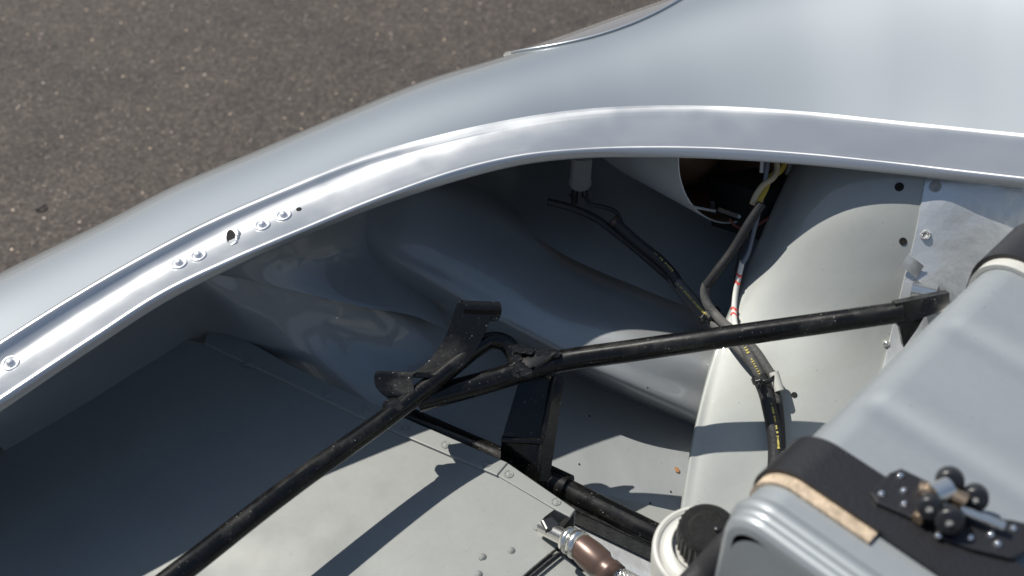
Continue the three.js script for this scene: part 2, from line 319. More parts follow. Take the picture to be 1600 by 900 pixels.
for (const [x, y] of [[443, 337], [410, 352], [310, 400], [280, 412], [17, 568]]) {
  const [q, n] = onFlange(x, y);
  part('rivet', lathe([[0, 0.0052], [0.0015, 0.0050], [0.0030, 0.0040], [0.0042, 0.0022], [0.0047, 0.0006], [0.0055, 0.0003], [0.0065, 0.0015], [0.0075, 0.0019], [0.0086, 0.0012], [0.0094, -0.001]], q, n, 40), M.rivetAluminium, flange);
}
{
  const [q, n] = onFlange(467, 327); part('bolt_hole', lathe([[0, 0.0003], [0.0022, 0.0003], [0.0024, 0.0007], [0.0029, 0.0005], [0.0031, -0.0006]], q, n), M.dark, flange);
  const [p, m] = onFlange(361, 371), k = V(1, 0, 0).cross(m).normalize();
  const hole = lathe([[0, 0.0004], [0.0029, 0.0004], [0.0031, 0.0008], [0.0035, 0.0006], [0.004, -0.0006]], V(0, 0, 0), V(0, 1, 0)); hole.scale(1.35, 1, 3.1).rotateY(0.25); 
  hole.applyQuaternion(new THREE.Quaternion().setFromUnitVectors(V(0, 1, 0), m)).translate(p.x, p.y, p.z);
  part('slot', hole, M.dark, flange);
  const w = []; for (let i = 0; i < 7; i++) w.push(p.clone().addScaledVector(k, 0.0125 - i * 0.0036).add(V(0.0068 - (i === 6 ? 0.0016 : 0) - (i === 0 ? 0.004 : 0), 0.0008 + 0.0008 * (i % 2), 0)));
  part('torn_edge', tube(w, 0.0021, 40, 8), M.bareSheet, flange);
}
// inner side of the fender: shelf, upper wall, long bulge, front bulkhead
const px = (rows) => rows.map((c) => c.map(([x, y, h]) => P(x, y, h)));
part('inner_shelf', sheet(px([
  [[-60, 650, 0.63], [-20, 680, 0.60], [30, 725, 0.53]], [[60, 585, 0.64], [100, 612, 0.60], [150, 655, 0.53]], [[180, 500, 0.66], [215, 532, 0.61], [260, 585, 0.53]], [[270, 430, 0.685], [302, 472, 0.63], [330, 545, 0.53]],
  [[344, 428, 0.665], [390, 500, 0.605], [430, 585, 0.518]], [[450, 450, 0.64], [500, 530, 0.575], [560, 660, 0.495]], [[560, 470, 0.60], [620, 560, 0.530], [680, 700, 0.492]], [[690, 475, 0.55], [740, 590, 0.50], [800, 760, 0.492]],
  [[850, 535, 0.500], [900, 640, 0.493], [930, 850, 0.492]], [[1000, 600, 0.494], [1030, 700, 0.492], [1060, 920, 0.492]], [[1120, 650, 0.494], [1160, 760, 0.492], [1180, 980, 0.492]]]), 160, 80), M.greyPaint, body);
part('upper_wall', sheet(px([
  [[225, 452, 0.715], [250, 445, 0.70], [275, 432, 0.684]], [[300, 390, 0.72], [320, 412, 0.69], [344, 430, 0.666]], [[400, 360, 0.72], [430, 405, 0.675], [450, 452, 0.641]], [[500, 320, 0.715], [525, 395, 0.645], [560, 478, 0.601]],
  [[580, 280, 0.70], [590, 380, 0.625], [640, 492, 0.575]], [[640, 270, 0.69], [650, 400, 0.60], [700, 515, 0.555]]]), 90, 60), M.greyPaint, body);
part('duct_bulge', sheet(px([
  [[600, 262, 0.70], [585, 285, 0.692], [565, 315, 0.672], [550, 345, 0.648], [545, 375, 0.622], [555, 420, 0.575]],
  [[665, 270, 0.69], [655, 295, 0.688], [632, 340, 0.668], [612, 378, 0.645], [600, 412, 0.615], [612, 460, 0.55]],
  [[745, 290, 0.655], [738, 318, 0.662], [710, 375, 0.650], [688, 415, 0.633], [670, 450, 0.606], [692, 500, 0.51]],
  [[822, 335, 0.612], [816, 362, 0.630], [788, 415, 0.630], [764, 458, 0.618], [745, 492, 0.594], [768, 535, 0.49]],
  [[895, 392, 0.578], [898, 425, 0.602], [880, 470, 0.608], [865, 510, 0.602], [850, 546, 0.578], [862, 568, 0.49]],
  [[1020, 442, 0.562], [1018, 478, 0.590], [1000, 525, 0.600], [975, 565, 0.586], [945, 592, 0.567], [952, 610, 0.49]],
  [[1150, 492, 0.545], [1150, 530, 0.570], [1140, 575, 0.580], [1110, 620, 0.558], [1085, 652, 0.537], [1090, 668, 0.49]],
  [[1260, 535, 0.50], [1260, 575, 0.525], [1250, 620, 0.53], [1220, 670, 0.525], [1195, 702, 0.50], [1200, 718, 0.48]]]), 160, 90), M.greyPaint, body);
part('underbody', new THREE.BoxGeometry(2.4, 0.006, 1.0).rotateY(0.25).translate(0.25, 0.43, -0.62), M.greySheet, body);
part('front_bulkhead', sheet([
  [D(590, 215, 1.56), D(600, 270, 1.53), D(640, 330, 1.45)], [D(720, 215, 1.56), D(735, 270, 1.53), D(790, 350, 1.44)], [D(860, 215, 1.57), D(870, 300, 1.50), D(895, 405, 1.41)],
  [D(1020, 215, 1.57), D(1020, 330, 1.48), D(1020, 458, 1.39)], [D(1160, 215, 1.57), D(1160, 360, 1.46), D(1155, 510, 1.37)], [D(1330, 215, 1.57), D(1330, 380, 1.45), D(1290, 565, 1.35)]], 60, 40), M.greyPaint, body);
// wheel housing: leans out, rounds away on its left
const hs = [
  [[1262, 250, 1.44], [1228, 330, 1.425], [1190, 425, 1.415], [1160, 495, 1.41], [1140, 555, 1.38], [1115, 655, 1.35], [1095, 785, 1.32], [1085, 900, 1.3]],
  [[1242, 250, 1.36], [1203, 335, 1.345], [1163, 430, 1.335], [1133, 500, 1.322], [1112, 560, 1.3], [1087, 660, 1.27], [1064, 790, 1.245], [1052, 900, 1.22]],
  [[1258, 250, 1.312], [1219, 335, 1.313], [1180, 430, 1.31], [1151, 500, 1.3], [1130, 560, 1.283], [1105, 660, 1.256], [1082, 790, 1.23], [1072, 900, 1.205]],
  [[1320, 255, 1.262], [1285, 338, 1.266], [1250, 430, 1.275], [1224, 500, 1.276], [1204, 560, 1.265], [1178, 660, 1.242], [1155, 790, 1.218], [1145, 900, 1.195]],
  [[1440, 262, 1.218], [1406, 345, 1.226], [1375, 430, 1.238], [1352, 500, 1.245], [1333, 560, 1.242], [1305, 660, 1.225], [1280, 790, 1.2], [1270, 900, 1.178]],
  [[1680, 285, 1.172], [1645, 365, 1.182], [1615, 440, 1.198], [1595, 515, 1.215], [1575, 575, 1.22], [1545, 670, 1.21], [1515, 800, 1.19], [1505, 910, 1.165]]];
const hcols = hs.map((c) => c.map(([x, y, t]) => D(x, y, t)));
const HS = (a, b) => along(hcols.map((c) => along(c, b * (c.length - 1))), a * (hcols.length - 1));
const housing = part('wheel_housing', grid(HS, 120, 100), M.housingPaint, body, 'light grey curved wheel housing with glossy paint');
const proj = (q) => { const r = q.clone().sub(V(0, EYE, 0)), t = -r.y * sP - r.z * cP; return [800 + r.x / t * FPX, 450 - (r.y * cP - r.z * sP) / t * FPX, t]; };
function onHousing(x, y) {
  let best = [0.5, 0.5], bd = 1e9;
  for (let i = 20; i <= 100; i++) for (let j = 0; j <= 100; j++) { const q = proj(HS(i / 100, j / 100)), d = Math.hypot(q[0] - x, q[1] - y); if (d < bd) { bd = d; best = [i / 100, j / 100]; } }
  const [a, b] = best, n = HS(a + 0.01, b).sub(HS(a - 0.01, b)).cross(HS(a, b + 0.01).sub(HS(a, b - 0.01))).normalize(); if (n.z < 0) n.negate();
  const o = V(0, EYE, 0), r = rayOf(x, y), t = HS(a, b).sub(o).dot(n) / r.dot(n); return [o.addScaledVector(r, t), n];
}
for (const [x, y, r] of [[1405, 292, 0.0038], [1411, 377, 0.0032], [1241, 617, 0.0026]]) { const [q, n] = onHousing(x, y); part('drilled_hole', lathe([[0, 0.0006], [r, 0.0006], [r * 1.15, 0.001], [r * 1.35, -0.0008]], q, n), M.dark, housing); }
// bare sheet lapped over the housing at the right, tack welded along its edge
const lap = (x, y, up) => { const [q, n] = onHousing(x, y); return q.addScaledVector(n, up); };
const lapCols = [
  [[1450, 262], [1441, 310], [1434, 350], [1424, 395], [1412, 440], [1398, 500], [1385, 555], [1372, 610]], [[1490, 266], [1482, 312], [1474, 355], [1466, 400], [1454, 445], [1440, 505], [1428, 560], [1415, 615]],
  [[1560, 272], [1552, 318], [1545, 360], [1537, 405], [1526, 450], [1512, 510], [1500, 565], [1487, 620]], [[1650, 285], [1642, 330], [1634, 372], [1626, 415], [1615, 460], [1600, 520], [1588, 575], [1575, 630]]];
const lapPts = lapCols.map((c, i) => c.map(([x, y], j) => lap(x, y, i ? 0.0035 + (i === 1 && j % 3 === 1 ? 0.003 : 0) : 0.0022)));
const lapSheet = part('lapped_sheet', sheet(lapPts, 60, 70), M.bareSheet, body, 'bare metal sheet lapped over the wheel housing');
part('edge_fold', sheet([lapPts[0].map((p) => p.clone().add(V(-0.0004, -0.003, -0.003))), lapPts[0]], 2, 60), M.bareSheet, lapSheet);
for (const [x, y, r] of [[1462, 292, 0.006], [1446, 367, 0.005], [1428, 415, 0.005]]) { const [q, n] = onHousing(x, y); part('weld_spot', lathe([[0, 0.0052], [r * 0.5, 0.0048], [r * 0.75, 0.0062], [r, 0.0052], [r * 1.15, 0.003]], q, n, 20), M.bareSheet, lapSheet); }
{ const [q, n] = onHousing(1385, 537); part('rivet', lathe([[0, 0.005], [0.002, 0.0045], [0.0035, 0.0025], [0.004, 0]], q, n), M.brightMetal, housing); }
{ // small torn tab and bright folded clip above the tube end
  const q = (x, y, k) => lap(x, y, k);
  part('torn_tab', ribbon([q(1419, 395, 0.009), q(1432, 404, 0.010), q(1443, 414, 0.008)], V(-0.006, -0.014, 0.004), 0.0014), M.bareSheet, lapSheet);
}
const clip = thing('folded_clip', 'bright folded metal clip above the right end of the black tube', 'clip', lap(1440, 455, 0.01));
part('clip_sheet', ribbon([lap(1428, 436, 0.004), lap(1424, 442, 0.014), lap(1421, 452, 0.018), lap(1418, 466, 0.016)], lap(1462, 449, 0.014).sub(lap(1424, 441, 0.014)), 0.0016), M.brightMetal, clip);
part('tongue', ribbon([lap(1466, 452, 0.004), lap(1464, 458, 0.012), lap(1458, 470, 0.014)], V(0.012, -0.006, 0.002), 0.0012), M.brass, clip);
// a flake of rust and a few dark specks of grit on the floor
part('rust_flake', new THREE.DodecahedronGeometry(0.0034, 0).scale(0.8, 0.25, 1.5).rotateY(0.3).translate(...P(1058, 734, 0.4935).toArray()), M.rust, body);
for (const [x, y] of [[905, 725], [1048, 768], [921, 650], [1012, 606], [1016, 786]]) part('grit', new THREE.DodecahedronGeometry(0.0011, 0).translate(...P(x, y, x > 1005 && x < 1015 ? 0.587 : 0.493).toArray()), M.dark, body);

// ---------------------------------------------------------------- front panel with riveted edge strips
const hA = 0.564;
const panel = thing('front_panel', 'grey sheet metal cover panel with riveted edge strips, half in shade', 'panel', P(400, 800, hA));
part('top_sheet', slab([[322, 538], [450, 598], [560, 651], [775, 743], [866, 796], [850, 806], [836, 822], [846, 834], [868, 845], [873, 853], [866, 862], [816, 902], [700, 1040], [-400, 1240], [-420, 700], [-60, 690], [130, 600], [290, 530]], hA, 0.0016), M.greySheet, panel);
part('lapped_sheet', slab([[849, 800], [864, 797.5], [851, 807], [838, 822], [847, 833], [868, 844], [872, 853], [865, 862], [815, 902], [700, 1035], [560, 1040], [690, 928], [760, 870]], hA + 0.0012, 0.0012, 0.0003), M.greySheet, panel);
part('edge_strip', slab([[321, 535], [324, 524], [333, 515], [352, 517], [400, 541], [450, 570], [600, 640], [791, 723], [776, 740.5], [560, 648.5], [450, 595.5]], hA + 0.0034, 0.018, 0.0014), M.greySheet, panel);
part('edge_strip', slab([[794, 725], [897, 796], [890, 806], [869, 795], [779, 742]], hA + 0.0018, 0.035, 0.0012), M.greySheet, panel);
part('side_skirt', slab([[897, 797], [896, 804], [880, 822], [874, 818], [888, 806]], hA - 0.002, 0.05, 0.0008), M.dark, panel);
for (const [x, y] of [[386, 566], [512, 614], [572, 642], [634, 669], [696, 695], [760, 724], [795, 741], [869, 784]])
  part('flat_rivet', lathe([[0, 0.0008], [0.0026, 0.0007], [0.0030, 0.0001], [0.0038, 0.0001], [0.0044, 0.0008], [0.0050, 0.0006], [0.0053, -0.0006]], P(x, y, hA + (x < 770 ? 0.0035 : 0.0019)), V(0, 1, 0), 28), M.greySheet, panel);
for (const [x, y] of [[839, 825], [799, 860], [754, 870], [748, 897]])
  part('dome_rivet', lathe([[0, 0.0024], [0.0014, 0.0022], [0.0027, 0.0015], [0.0034, 0.0005], [0.0040, 0.0003], [0.0043, -0.001]], P(x, y, hA + 0.0013), V(0, 1, 0), 28), M.greySheet, panel);
part('lower_sheet', slab([[878, 866], [908, 893], [1010, 990], [900, 1120], [720, 1060], [822, 908]], hA - 0.006, 0.0016), M.greySheet, panel);
const seal = thing('rubber_seal', 'thin black rubber strip along the lower right edge of the grey panel', 'seal', P(845, 880, hA));
for (const o of [0, 5]) part('lip', tube([P(876 + o, 853 + o, hA), P(846 + o, 877 + o, hA), P(815 + o, 904 + o, hA), P(730 + o, 990 + o, hA)], 0.0016, 30, 8), M.blackRubber, seal);

// ---------------------------------------------------------------- black tubular frame
const frame = thing('tubular_frame', 'black painted tube frame with dusty saddle plate crossing the bay', 'frame', P(800, 570, 0.59));
const hT = 0.643;
part('cross_tube', tube([P(652, 626, hT - 0.016), P(700, 613, hT - 0.012), P(760, 597, hT - 0.006), P(812, 581, hT), P(868, 566, hT + 0.008), P(1000, 546, hT + 0.032), P(1200, 517, hT + 0.072), P(1412, 487, hT + 0.114)], 0.0128, 90, 24, 0.0108), M.blackPaint, frame);
part('long_tube', tube([P(180, 972, hT), P(270, 903, hT), P(440, 771, hT), P(601, 655, hT), P(653, 616, hT + 0.004), P(704, 576, hT + 0.012), P(742, 546, hT + 0.019), P(769, 532, hT + 0.021), P(790, 536, hT + 0.017), P(803, 553, hT + 0.010), P(811, 576, hT)], 0.0118, 160, 24, 0.0094), M.blackPaint, frame);
part('lower_tube', tube([P(622, 645, 0.522), P(700, 680, 0.525), P(780, 715, 0.528), P(860, 753, 0.529), P(1030, 838, 0.530), P(1150, 895, 0.530)], 0.0125, 80, 20), M.blackPaint, frame);
part('collar', tube([P(845, 745, 0.529), P(886, 764, 0.530)], 0.0165, 4, 20), M.blackPaint, frame);
part('square_rail', (() => { const a = P(890, 795, 0.515), b = P(1060, 876, 0.515), m = a.clone().add(b).multiplyScalar(0.5), d = b.clone().sub(a); return new RoundedBoxGeometry(d.length(), 0.025, 0.014, 2, 0.002).rotateY(-Math.atan2(d.z, d.x)).translate(m.x, m.y, m.z); })(), M.blackPaint, frame);
{ // saddle plate: rolled at the top, sweeping down, curled at its low end
  const W = P(774, 475, 0.693).sub(P(716, 473, 0.693)), o = (x, y, h) => P(x, y, h);
  const path = [o(719, 500, 0.688), o(724, 490, 0.694), o(725, 480, 0.701), o(722, 471.5, 0.703), o(715, 474, 0.701), o(708, 492, 0.693), o(700, 516, 0.682), o(688, 540, 0.671), o(672, 562, 0.663), o(655, 577, 0.658), o(640, 584, 0.657), o(620, 586.5, 0.660), o(602, 584.5, 0.663), o(590, 582, 0.665), o(586, 585, 0.664), o(585, 592, 0.661), o(587, 604, 0.657), o(591, 614, 0.654), o(597, 621, 0.65 + 0 * 0.636)];
  const ws = path.map((_, i) => W.clone().multiplyScalar(i < 17 ? 1 : 1 - (i - 16) * 0.16).add(i < 17 ? V(0, 0, 0) : V(0, 0, 0)));
  path.forEach((p, i) => { if (i >= 17) p.addScaledVector(W, (i - 16) * 0.07); });
  part('saddle_plate', ribbon(path, ws, 0.0034), M.blackPaint, frame);
  part('weld_bead', new THREE.SphereGeometry(1, 16, 10).scale(0.013, 0.009, 0.011).translate(...P(616, 636, hT + 0.004).toArray()), M.weld, frame);
}
{ // gusset where the tubes meet, with lumpy welds
  const a = P(796, 540, hT + 0.020), b = P(870, 553, hT + 0.026), c = P(836, 575, hT + 0.022), d = P(810, 580, hT + 0.016);
  part('gusset', plate(a, b, c, d, 0.004), M.blackPaint, frame);
  const bead = (x, y, h, s) => { const g = new THREE.SphereGeometry(1, 14, 10), p = g.attributes.position; for (let i = 0; i < p.count; i++) { const k = 1 + 0.25 * (vnoise(p.getX(i) * 3 + 9 + x, p.getY(i) * 3 + p.getZ(i) * 2 + 9, 64) - 0.5); p.setXYZ(i, p.getX(i) * s * k, p.getY(i) * s * k * 0.7, p.getZ(i) * s * k); } g.computeVertexNormals(); return g.translate(...P(x, y, h).toArray()); };
  part('weld_bead', mergeGeometries([[806, 545, hT + 0.026, 0.006], [816, 547, hT + 0.026, 0.006], [828, 549, hT + 0.026, 0.005], [842, 551, hT + 0.025, 0.005], [856, 553, hT + 0.024, 0.006], [868, 553, hT + 0.023, 0.006], [808, 560, hT + 0.021, 0.006], [812, 574, hT + 0.019, 0.007], [822, 580, hT + 0.017, 0.008], [810, 582, hT + 0.013, 0.007]].map((v) => bead(...v))), M.weld, frame);
}
{ // upright channel from the lower tube to the cross tube
  const h1 = 0.622, h0 = 0.560;
  const A = P(812, 592, h1), B = P(863, 584, h1), C = P(845, 690, h0 + 0.02), E = P(784, 686, h0 + 0.02), C2 = P(838, 752, h0 - 0.015), E2 = P(782, 716, h0 - 0.01);
  const up = thing('upright_bracket', 'black folded upright bracket under the cross tube', 'bracket', E2);
  part('face_plate', plate(A, B, C, E, 0.003), M.blackPaint, up);
  part('foot_plate', plate(E, C, C2, E2, 0.003), M.blackPaint, up);
  part('side_plate', plate(B.clone().add(V(0.001, 0, 0)), P(882, 590, h1 - 0.004), P(858, 752, h0 - 0.02), C2, 0.003), M.blackPaint, up);
  part('side_bead', tube([P(865, 588, h1 + 0.002), P(847, 690, h0 + 0.023), P(840, 752, h0 - 0.012)], 0.0028, 20, 10), M.blackPaint, up);
  part('fold_weld', tube([E.clone().add(V(0, 0.002, 0.002)), E.clone().lerp(C, 0.5).add(V(0, 0.003, 0.003)), C.clone().add(V(0, 0.002, 0.002))], 0.0035, 20, 10), M.blackPaint, up);
}
{ // fork and gusset at the right end of the cross tube
  const t = P(1412, 487, hT + 0.03);
  part('end_fork', plate(P(1396, 472, hT + 0.122), P(1480, 455, hT + 0.132), P(1480, 480, hT + 0.127), P(1400, 507, hT + 0.102), 0.012), M.blackPaint, frame);
  part('end_gusset', plate(P(1402, 500, hT + 0.107), P(1450, 478, hT + 0.122), P(1430, 512, hT + 0.092), P(1410, 540, hT + 0.062), 0.006), M.blackPaint, frame);
}
// pale sill sheets under the lower tube
const sill = thing('sill_plate', 'pale scuffed sill plate below the lower black tube', 'plate', P(960, 850, 0.50));
part('ledge', slab([[886, 806], [1060, 892], [1060, 940], [930, 880], [880, 830]], 0.500, 0.002), M.bareSheet, sill);
part('flange', slab([[896, 800], [1060, 880], [1060, 886], [890, 806]], 0.505, 0.004), M.bareSheet, sill);
part('floor_flange', slab([[930, 770], [1060, 800], [1080, 860], [1000, 822]], 0.502, 0.002), M.greySheet, sill);

// ---------------------------------------------------------------- headlight bucket seen from behind
{
  const C = D(1152, 238, 1.365), toCam = V(0, EYE, 0).sub(C).normalize(), right = V(1, 0, 0), up = V(0, cP, -sP);
  const ax = toCam.clone().multiplyScalar(Math.cos(0.64)).addScaledVector(right.clone().multiplyScalar(0.93).addScaledVector(up, -0.2).normalize(), Math.sin(0.64)).normalize();
  const b = thing('headlight_bucket', 'pale grey tapered headlight bucket open at its rear, under the channel', 'bucket', C);
  part('shell', lathe([[0.050, -0.26], [0.084, 0], [0.0852, 0.001], [0.0858, 0], [0.0520, -0.26]], C, ax, 64), M.bucketPaint, b);
  part('lining', lathe([[0.0485, -0.20], [0.0835, -0.0015]], C, ax, 48), M.copperInside, b);
  part('reflector_back', lathe([[0, -0.06], [0.03, -0.066], [0.055, -0.09], [0.066, -0.13]], C, ax, 40), M.copperInside, b);
  part('black_box', new THREE.BoxGeometry(0.07, 0.06, 0.10).applyQuaternion(new THREE.Quaternion().setFromUnitVectors(V(0, 0, 1), ax)).translate(...D(1186, 318, 1.40).toArray()), M.dark, b);
  part('terminal_stud', bar(D(1113, 312, 1.345), D(1116, 332, 1.355), 0.0035), M.blackPlastic, b);
  part('terminal_arm', bar(D(1082, 323, 1.345), D(1118, 330, 1.345), 0.0015), M.castMetal, b);
  part('spade_clip', plate(D(1122, 326, 1.335), D(1126, 329, 1.335), D(1157, 340, 1.315), D(1153, 337, 1.315), 0.004), M.brightMetal, b);
}
// ---------------------------------------------------------------- bulb socket hanging under the channel
{
  const a = D(909, 245, 1.390), b = D(906, 292, 1.410), dir = b.clone().sub(a).normalize();
  const s = thing('bulb_socket', 'small cast metal bulb socket with black terminals under the channel', 'lamp socket', a);
  part('body', lathe([[0, 0.0], [0.0128, 0], [0.0128, 0.03], [0.0138, 0.031], [0.0138, 0.036], [0.0118, 0.037], [0.0116, 0.040], [0.0085, 0.042], [0, 0.042]].map(([r, h]) => [r, h]), a, dir, 32), M.castMetal, s);
  part('terminal', bar(D(899, 290, 1.405), D(897, 318, 1.415), 0.0042), M.blackPlastic, s);
  part('terminal', bar(D(913, 288, 1.410), D(914, 308, 1.415), 0.004), M.blackPlastic, s);
  part('prong', bar(D(889, 306, 1.412), D(900, 304, 1.412), 0.002), M.blackPlastic, s);
}
// ---------------------------------------------------------------- wiring
const onTop = (x, y, off) => { const q = onHousing(x, y)[0]; return q.addScaledVector(V(0, EYE, 0).sub(q).normalize(), off); };
const C3 = (pts) => pts.map(([x, y, t]) => t < 0.5 ? onTop(x, y, t) : D(x, y, t * 0.945));
const cable = (name, label, pts, r, mat) => { const c = spline(C3(pts)), o = thing(name, label, 'cable', c.getPoint(0), undefined); part('sheath', tube(c, r, 110, 12), mat, o); return [o, c]; };
function printMarks(o, curve, r, from, to, n, side) {  // worn yellow print along a cable
  const list = [];
  for (let i = 0; i < n; i++) {
    if (rnd() < 0.2) continue;
    const t = lerp(from, to, i / n), p = curve.getPointAt(t), d = curve.getTangentAt(t), toC = V(0, EYE, 0).sub(p).normalize(), s = toC.clone().cross(d).normalize();
    const nrm = toC.clone().addScaledVector(d, -toC.dot(d)).normalize().multiplyScalar(Math.cos(side)).addScaledVector(s, Math.sin(side));
    const w = s.clone().multiplyScalar(Math.cos(side)).addScaledVector(nrm, 0);
    const q = p.clone().addScaledVector(nrm, r + 0.0004), L = 0.0008 + 0.0013 * rnd(), Hh = 0.0012 + 0.0022 * rnd();
    list.push(plate(q.clone().addScaledVector(d, -L / 2).addScaledVector(w, -Hh / 2), q.clone().addScaledVector(d, L / 2).addScaledVector(w, -Hh / 2 + 0.0005 * rnd()), q.clone().addScaledVector(d, L / 2).addScaledVector(w, Hh / 2), q.clone().addScaledVector(d, -L / 2).addScaledVector(w, Hh / 2 - 0.0006 * rnd()), 0.0003));
  }
  const m = part('yellow_print', mergeGeometries(list), M.yellowPrint, o); m.userData.kind = 'stuff';
}
{
  let [o, c] = cable('black_cable', 'loose black cable with a cut end pointing left below the bulb socket', [[855, 315, 1.475], [890, 324, 1.475], [930, 341, 1.47], [962, 364, 1.465], [1000, 395, 1.46], [1035, 425, 1.455], [1052, 440, 1.45]], 0.0046, M.blackRubber);
  [o, c] = cable('black_sleeve', 'short thick black sleeve with brown open end beside the loose cable', [[957, 343, 1.455], [975, 360, 1.452], [1000, 382, 1.45], [1030, 406, 1.445], [1052, 430, 1.44], [1062, 446, 1.437]], 0.0064, M.blackRubber);
  part('open_end', lathe([[0.0040, 0.0006], [0.0062, 0.0004], [0.0068, -0.006]], c.getPointAt(0), c.getTangentAt(0).negate(), 20), M.bronze, o);
  printMarks(o, c, 0.0064, 0.5, 0.86, 14, 0.4);
  [o, c] = cable('socket_wire', 'thin black wire looping down from the bulb socket', [[914, 306, 1.465], [922, 318, 1.462], [945, 324, 1.46], [962, 331, 1.458], [972, 350, 1.455], [985, 372, 1.45], [1005, 385, 1.447]], 0.0026, M.blackRubber);
  [o, c] = cable('grey_cable', 'worn grey cable leaving the black one above the upper tie, left of its twin', [[1048, 436, 1.449], [1066, 460, 1.44], [1090, 486, 1.43], [1110, 503, 1.415], [1150, 541, 0.022], [1178, 572, 0.020], [1196, 598, 0.014]], 0.0052, M.greySleeve);
  [o, c] = cable('printed_cable', 'grey cable with yellow print between the black sleeve and the lower tie', [[1058, 440, 1.437], [1078, 462, 1.43], [1100, 486, 1.42], [1125, 505, 1.405], [1158, 535, 0.026], [1176, 566, 0.024], [1190, 592, 0.018], [1200, 610, 0.012]], 0.0058, M.greySleeve);
  printMarks(o, c, 0.0058, 0.02, 0.27, 22, -0.2); printMarks(o, c, 0.0058, 0.72, 0.93, 16, 0.1);
  [o, c] = cable('black_hose', 'thick black sleeve dropping from the headlight bucket to the upper tie', [[1190, 318, 1.35], [1170, 350, 1.36], [1146, 390, 1.375], [1122, 422, 1.385], [1104, 446, 1.395]], 0.0054, M.blackRubber);
  [o, c] = cable('grey_sleeve', 'short curved grey sleeve between the black hose and the upper tie', [[1104, 443, 1.396], [1101, 458, 1.40], [1106, 476, 1.40], [1120, 494, 1.395], [1146, 518, 0.03], [1178, 546, 0.024], [1198, 575, 0.018], [1208, 590, 0.014]], 0.0054, M.greySleeve);
  [o, c] = cable('trunk_cable', 'black wrapped cable bundle with yellow print hanging down the wheel housing', [[1186, 588, 0.018], [1196, 612, 0.016], [1203, 640, 0.016], [1209, 670, 0.016], [1212, 700, 0.014], [1211, 735, 0.012]], 0.0082, M.blackRubber);
  printMarks(o, c, 0.0082, 0.34, 0.8, 24, 0.35);
  [o, c] = cable('trunk_cable', 'thin black cable right of the wrapped bundle below the lower tie', [[1206, 592, 0.016], [1216, 625, 0.014], [1220, 660, 0.012], [1222, 705, 0.010]], 0.0042, M.blackRubber);
  [o, c] = cable('grey_wire', 'thin grey wire hanging from the channel in front of the headlight bucket', [[1201, 244, 1.375], [1195, 285, 1.375], [1187, 325, 1.375], [1177, 365, 1.378], [1168, 398, 1.378], [1160, 412, 1.378]], 0.0026, M.greyWire);
  [o, c] = cable('striped_wire', 'white wire with red bands running down beside the wheel housing', [[1160, 408, 1.38], [1155, 430, 1.385], [1149, 460, 1.385], [1147, 490, 1.375], [1152, 520, 0.03], [1164, 548, 0.026], [1176, 570, 0.024]], 0.0032, M.whiteWire);
  for (const t of [0.10, 0.16, 0.38, 0.44, 0.84, 0.90]) { const a = c.getPointAt(t), b = c.getPointAt(t + 0.03), d = V(0.0012, 0, 0.0008); part('red_band', bar(a.sub(d), b.add(d), 0.0032), M.redMark, o); }
  [o, c] = cable('dark_wire', 'thin dark wire left of the striped wire', [[1170, 365, 1.37], [1160, 385, 1.385], [1152, 415, 1.39], [1148, 450, 1.395], [1144, 478, 1.395]], 0.0018, M.blackRubber);
  [o, c] = cable('red_wire', 'thin dark red wire looping across below the headlight bucket', [[1140, 342, 1.40], [1148, 352, 1.40], [1164, 357, 1.39], [1182, 352, 1.385], [1200, 341, 1.39]], 0.0016, M.redWire);
  [o, c] = cable('cream_wire', 'cream wire bent into the black hose beside the headlight bucket', [[1212, 244, 1.385], [1214, 266, 1.38], [1208, 278, 1.375], [1192, 290, 1.37], [1182, 304, 1.366], [1176, 318, 1.36]], 0.0034, M.creamWire);
  [o, c] = cable('yellow_wire', 'yellow wire behind the cream wire', [[1230, 248, 1.39], [1218, 268, 1.385], [1204, 276, 1.38], [1196, 296, 1.372], [1184, 318, 1.362]], 0.0034, M.yellowWire);
  [o, c] = cable('short_wire', 'short white wire stub hanging from the channel', [[1191, 240, 1.38], [1191, 258, 1.38], [1190, 270, 1.38]], 0.0026, M.whiteWire);
}
function tie(label, at, ax, r, tail) {              // cable tie: band, head, cut tail
  const o = thing('cable_tie', label, 'cable tie', at);
  part('band', lathe([[r, -0.0028], [r + 0.0014, -0.0024], [r + 0.0014, 0.0024], [r, 0.0028]], at, ax, 28), M.blackPlastic, o);
  part('head', new RoundedBoxGeometry(0.008, 0.007, 0.007, 2, 0.0012).applyQuaternion(new THREE.Quaternion().setFromUnitVectors(V(0, 1, 0), ax)).translate(...tail[0].toArray()), M.blackPlastic, o);
  part('tail', bar(tail[0], tail[1], 0.0022), M.blackPlastic, o);
}
tie('black cable tie where grey cables meet above the cross tube', D(1112, 492, 1.338), V(0.6, -0.5, 0.3).normalize(), 0.0105, [D(1098, 497, 1.328), D(1098, 504, 1.318)]);
tie('black cable tie holding the bundle below the cross tube', onTop(1194, 590, 0.018), V(0.35, -0.8, 0.4).normalize(), 0.0125, [onTop(1186, 596, 0.032), onTop(1186, 606, 0.036)]);
const ferrule = thing('ferrule', 'pale metal ferrule on the cable beside the lower tie', 'ferrule', onTop(1212, 598, 0.016));
part('sleeve', bar(onTop(1209, 582, 0.022), onTop(1218, 611, 0.018), 0.0052), M.whitePlastic, ferrule);

